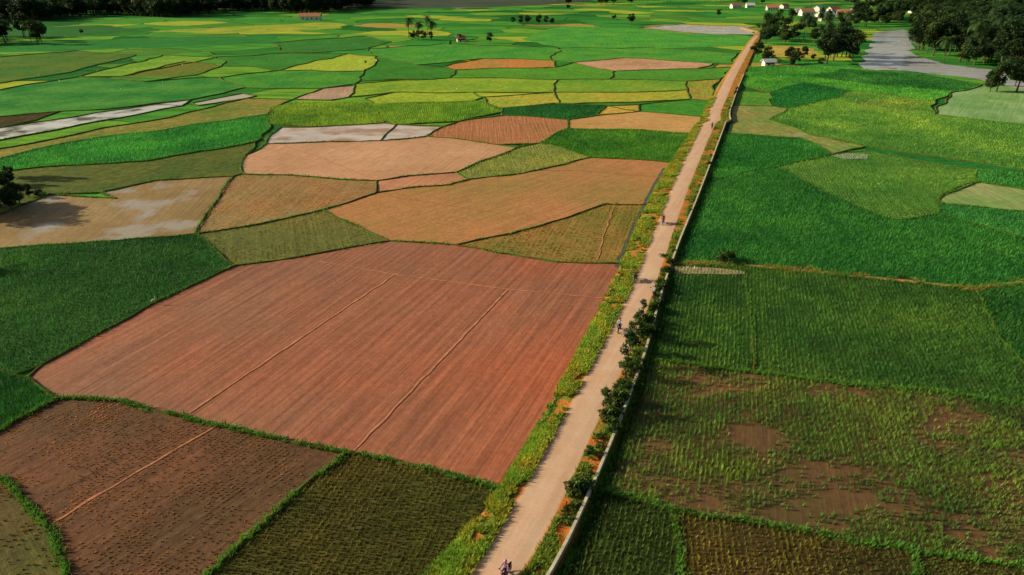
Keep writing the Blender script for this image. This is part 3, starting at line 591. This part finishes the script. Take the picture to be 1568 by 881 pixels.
# ---------------- houses
mw=simple('plaster',(.85,.80,.74),.85,0,.1);mt=simple('clay_tile',(.55,.22,.12),.85,0,.25,1.5);mz=simple('zinc_roof',(.75,.77,.8),.45,0,.15,1);mg=simple('window_glass',(.04,.05,.06),.2);md=simple('door_wood',(.14,.08,.04),.7)
def boxv(b,x0,x1,y0,y1,z0,z1,mat=0):
    V=[(x,y,z) for z in (z0,z1) for y in (y0,y1) for x in (x0,x1)]
    b.add(V,[(0,2,3,1),(4,5,7,6),(0,1,5,4),(2,6,7,3),(0,4,6,2),(1,3,7,5)],mat)
def house(px,py,w,d,h,roof,rot):
    x,yy=P(px,py); e_=E('village_house'); e_.location=(x,yy,0); e_.rotation_euler=(0,0,rot)
    b=B(); boxv(b,-w/2,w/2,-d/2,d/2,0,h); rh=d*.32
    b.add([(-w/2,-d/2,h),(-w/2,d/2,h),(-w/2,0,h+rh)],[[0,2,1]]); b.add([(w/2,-d/2,h),(w/2,d/2,h),(w/2,0,h+rh)],[[0,1,2]]); b.obj('walls',[mw],parent=e_)
    b=B(); o_=.7; hh=h+rh+.1; k=rh/(d/2)
    for sg in (-1,1):
        ye=sg*(d/2+o_); ze=hh-(d/2+o_)*k
        b.add([(-w/2-o_,ye,ze),(w/2+o_,ye,ze),(w/2+o_,0,hh),(-w/2-o_,0,hh),(-w/2-o_,ye,ze+.15),(w/2+o_,ye,ze+.15),(w/2+o_,0,hh+.15),(-w/2-o_,0,hh+.15)],[(0,1,2,3),(4,5,6,7),(0,1,5,4),(0,3,7,4),(1,2,6,5)])
    b.obj('roof',[roof],parent=e_)
    b=B()
    for i in (-.32,.1,.34): boxv(b,w*i-.6,w*i+.6,-d/2-.05,-d/2+.02,1,2.2)
    b.obj('windows',[mg],parent=e_); b=B(); boxv(b,-w*.12-.45,-w*.12+.45,-d/2-.06,-d/2+.02,0,2.1); b.obj('door',[md],parent=e_)
for a in ((1126,13,11,7,3.4,mt,.2),(1182,16,12,8,3.2,mt,-.1),(1200,14,9,7,3.2,mt,.5),(1234,24,12,8,3.8,mt,.1),(1262,32,14,9,4.8,mz,.3),(1292,26,13,8,3.8,mt,-.3),(1252,18,11,8,3.6,mz,.8),(1310,24,11,8,3.6,mz,.2),(1275,20,11,8,3.6,mt,.4),(476,31,18,7,3.4,mt,0),(1148,12,9,7,3,mz,0),(1400,20,10,7,3,mt,0),(706,64,5,4,2.2,mt,.2),(1176,101,5,3,2,mz,.2),(1223,22,9,7,3.2,mz,.2)): house(*a)
# ---------------- motorcycles and riders
mk=simple('rubber',(.02,.02,.02),.8);mc=simple('chrome',(.5,.5,.5),.3,.9)
def torus(b,c,R,r,mat):
    V=[];n=20;m=8
    for i in range(n):
        for j in range(m):
            a=6.2832*i/n;q=6.2832*j/m; V.append((c[0]+r*math.sin(q),c[1]+(R+r*math.cos(q))*math.cos(a),c[2]+(R+r*math.cos(q))*math.sin(a)))
    b.add(V,[(i*m+j,i*m+(j+1)%m,((i+1)%n)*m+(j+1)%m,((i+1)%n)*m+j) for i in range(n) for j in range(m)],mat)
def bike_mesh(col):
    b=B()
    for y in (-.62,.62):
        torus(b,(0,y,.3),.25,.05,0)
        tube(b,[(-.06,y,.3),(.06,y,.3)],[.06,.06],8,1)
        for k in range(6): a=k*1.047; tube(b,[(0,y,.3),(0,y+.24*math.cos(a),.3+.24*math.sin(a))],[.008,.008],4,1)
    for sx in (-.09,.09):
        tube(b,[(sx,.62,.3),(sx,.5,.62),(sx*.8,.4,.92)],[.025,.025,.025],6,1); tube(b,[(sx*1.2,-.62,.3),(sx*1.2,-.35,.36),(sx,0,.36)],[.03,.03,.03],6,1)
        tube(b,[(sx*1.2,-.58,.32),(sx*1.2,-.5,.66)],[.03,.03],6,1)
    tube(b,[(.14,.1,.28),(.15,-.3,.28),(.16,-.75,.38)],[.03,.045,.05],8,1)
    tube(b,[(-.34,.28,1.0),(-.15,.38,.98),(0,.4,.96),(.15,.38,.98),(.34,.28,1.0)],[.018]*5,6,0)
    tube(b,[(0,.46,.78),(0,.5,.93),(0,.42,1.04)],[.09,.13,.06],10,2)     # headlamp cowl
    tube(b,[(0,.5,.88),(0,.57,.88)],[.075,.06],10,3)
    tube(b,[(0,.42,.85),(0,.3,.6),(0,.12,.42),(0,-.2,.42)],[.12,.13,.13,.15],10,2)   # leg shield, engine cover
    tube(b,[(0,.18,.55),(0,-.1,.62),(0,-.45,.68),(0,-.85,.78)],[.1,.14,.15,.07],10,2)   # tail body
    tube(b,[(0,.08,.72),(0,-.2,.76),(0,-.5,.79),(0,-.72,.82)],[.07,.13,.13,.07],10,0)  # seat
    tube(b,[(0,.86,.42),(0,.8,.56),(0,.62,.63),(0,.42,.58)],[.05,.06,.07,.05],8,2)   # fender
    tube(b,[(0,-.5,.62),(0,-.78,.6),(0,-.93,.42)],[.06,.06,.05],8,2)
    tube(b,[(0,-.84,.76),(0,-.92,.74)],[.06,.05],8,4)
    for sx in (-1,1): tube(b,[(sx*.25,.33,1.0),(sx*.3,.35,1.14)],[.008,.008],4,0); tube(b,[(sx*.26,.36,1.15),(sx*.36,.36,1.15)],[.04,.04],6,0)
    return b.mesh('motorcycle',[mk,mc,simple('bike_paint',col,.3),simple('lamp_glass',(.8,.8,.75),.1),simple('tail_lamp',(.4,.02,.02),.3)],True)
skin=simple('skin',(.32,.18,.11),.6);hair=simple('hair',(.015,.012,.01),.7)
def rider_mesh(shirt,trous,helm,seated=True):
    J={'pel':((0,-.22,.92),.145),'bel':((0,-.17,1.1),.135),'che':((0,-.08,1.32),.155),'nk':((0,-.03,1.47),.058),'hd':((0,.01,1.56),.06)}
    Ed=[('pel','bel'),('bel','che'),('che','nk'),('nk','hd')]
    for s,n in ((-1,'l'),(1,'r')):
        J.update({'sh'+n:((s*.18,-.06,1.38),.07),'el'+n:((s*.29,.1,1.17),.047),'wr'+n:((s*.3,.26,1.04),.033),'ha'+n:((s*.31,.32,1.03),.035),
         'hi'+n:((s*.1,-.18,.88),.1),'kn'+n:((s*.2,.2,.78),.07),'an'+n:((s*.18,.06,.4),.045),'to'+n:((s*.18,.24,.33),.042)})
        Ed+=[('che','sh'+n),('sh'+n,'el'+n),('el'+n,'wr'+n),('wr'+n,'ha'+n),('pel','hi'+n),('hi'+n,'kn'+n),('kn'+n,'an'+n),('an'+n,'to'+n)]
    ks=list(J); me=bpy.data.meshes.new('t'); me.from_pydata([J[k][0] for k in ks],[(ks.index(a),ks.index(c)) for a,c in Ed],[])
    o=bpy.data.objects.new('t',me); S.collection.objects.link(o); o.modifiers.new('s','SKIN'); 
    for i,k in enumerate(ks): me.skin_vertices[0].data[i].radius=(J[k][1],J[k][1]); me.skin_vertices[0].data[i].use_root=(i==0)
    ss=o.modifiers.new('u','SUBSURF'); ss.levels=2
    dg=bpy.context.evaluated_depsgraph_get(); m2=bpy.data.meshes.new_from_object(o.evaluated_get(dg)); bpy.data.objects.remove(o)
    V=np.array([v.co[:] for v in m2.vertices]); b=B(); Fs={0:[],1:[],2:[]}; 
    for p in m2.polygons:
        c=p.center; k=1
        if c.z<.97 and abs(c.x)<.3 and c.z<(.97 if c.y<.25 else .95): k=2
        if c.z<.38 : k=0
        if c.z>1.45 and abs(c.x)<.09: k=0
        if abs(c.x)>.25 and c.y>.2 and c.z>.97: k=0
        if len(p.vertices)==4: Fs[k].append(list(p.vertices))
    for k in Fs:
        if Fs[k]: b.add(V,Fs[k],k)
    def ell(c,r,mat,zmin=-2,n=14,m=10):
        V=[];
        for j in range(m+1):
            ph=math.pi*j/m
            for i in range(n): a=6.2832*i/n; V.append((c[0]+r[0]*math.sin(ph)*math.cos(a),c[1]+r[1]*math.sin(ph)*math.sin(a),c[2]+r[2]*max(zmin,math.cos(ph))))
        b.add(V,[(j*n+i,(j+1)*n+i,(j+1)*n+(i+1)%n,j*n+(i+1)%n) for j in range(m) for i in range(n)],mat)
    ell((0,.02,1.63),(.078,.095,.115),0); ell((0,.115,1.62),(.014,.02,.02),0)
    for s in (-1,1): ell((s*.03,.103,1.645),(.013,.01,.009),3); ell((s*.08,.01,1.63),(.012,.02,.03),0)
    ell((0,.105,1.575),(.025,.01,.008),3)
    ell((0,0,1.68),(.125,.145,.13),4,-.15)
    return b.mesh('rider',[skin,simple('shirt',shirt,.9),simple('trousers',trous,.9),hair,simple('helmet',helm,.35)],True)
def hd(y): 
    i=np.searchsorted(Ys,y); return math.atan2(Ys[i+3]-Ys[i-3],(xe+xr)[i+3]/2-(xe+xr)[i-3]/2)-math.pi/2
def moto(px,py,col,sh,tr,he,back=False):
    x,yy=P(px,py,ZR+.04); r=hd(yy)+(math.pi if back else 0)
    a=bpy.data.objects.new('motorcycle',bike_mesh(col)); c=bpy.data.objects.new('motorcycle_rider',rider_mesh(sh,tr,he))
    for o_ in (a,c): o_.location=(x,yy,ZR+.045); o_.rotation_euler=(0,0,r); S.collection.objects.link(o_)
moto(948,507,(.03,.03,.04),(.7,.7,.72),(.05,.06,.12),(.03,.03,.03),True)
moto(972,430,(.05,.05,.06),(.08,.05,.05),(.04,.04,.05),(.02,.02,.02))
moto(1001,455,(.3,.03,.03),(.5,.48,.45),(.05,.05,.06),(.3,.3,.3))
moto(1015,343,(.04,.04,.12),(.3,.05,.05),(.04,.04,.05),(.35,.03,.03),True)
moto(1090,197,(.03,.03,.03),(.05,.06,.1),(.04,.04,.05),(.05,.05,.05))
moto(774,886,(.25,.04,.1),(.45,.2,.35),(.08,.08,.12),(.75,.3,.45),True)
# ---------------- egrets
mwht=simple('egret_feathers',(.8,.8,.78),.8,0,.05);mbk=simple('egret_beak',(.6,.4,.05),.5)
def egret():
    b=B(); tube(b,[(0,-.32,.36),(0,-.2,.42),(0,0,.5),(0,.14,.56),(0,.2,.64),(0,.16,.74),(0,.2,.84),(0,.26,.86)],[.02,.07,.1,.07,.035,.025,.03,.035],8,0)
    tube(b,[(0,.27,.86),(0,.4,.83)],[.018,.004],6,1)
    for s in (-.04,.04): tube(b,[(s,.0,.44),(s,-.03,.22),(s,.01,.01),(s,.08,0)],[.02,.009,.009,.008],5,1)
    return b.mesh('egret',[mwht,mbk],True)
EG=egret()
for px,py,s in ((237,468,1.1),(1063,416,.8),(1052,416,.7),(92,128,1.6),(150,112,1.6),(135,58,1.8),(210,92,1.5),(186,140,1.4),(280,102,1.6),(330,98,1.6),(120,92,1.5),(60,118,1.5),(700,140,1.4),(1310,158,1.4),(250,130,1.5),(480,26,1.8),(420,50,1.8),(1195,120,1.2)):
    x,yy=P(px,py); put(EG,'egret',x,yy,.3 if py in(468,416) else .12,s)
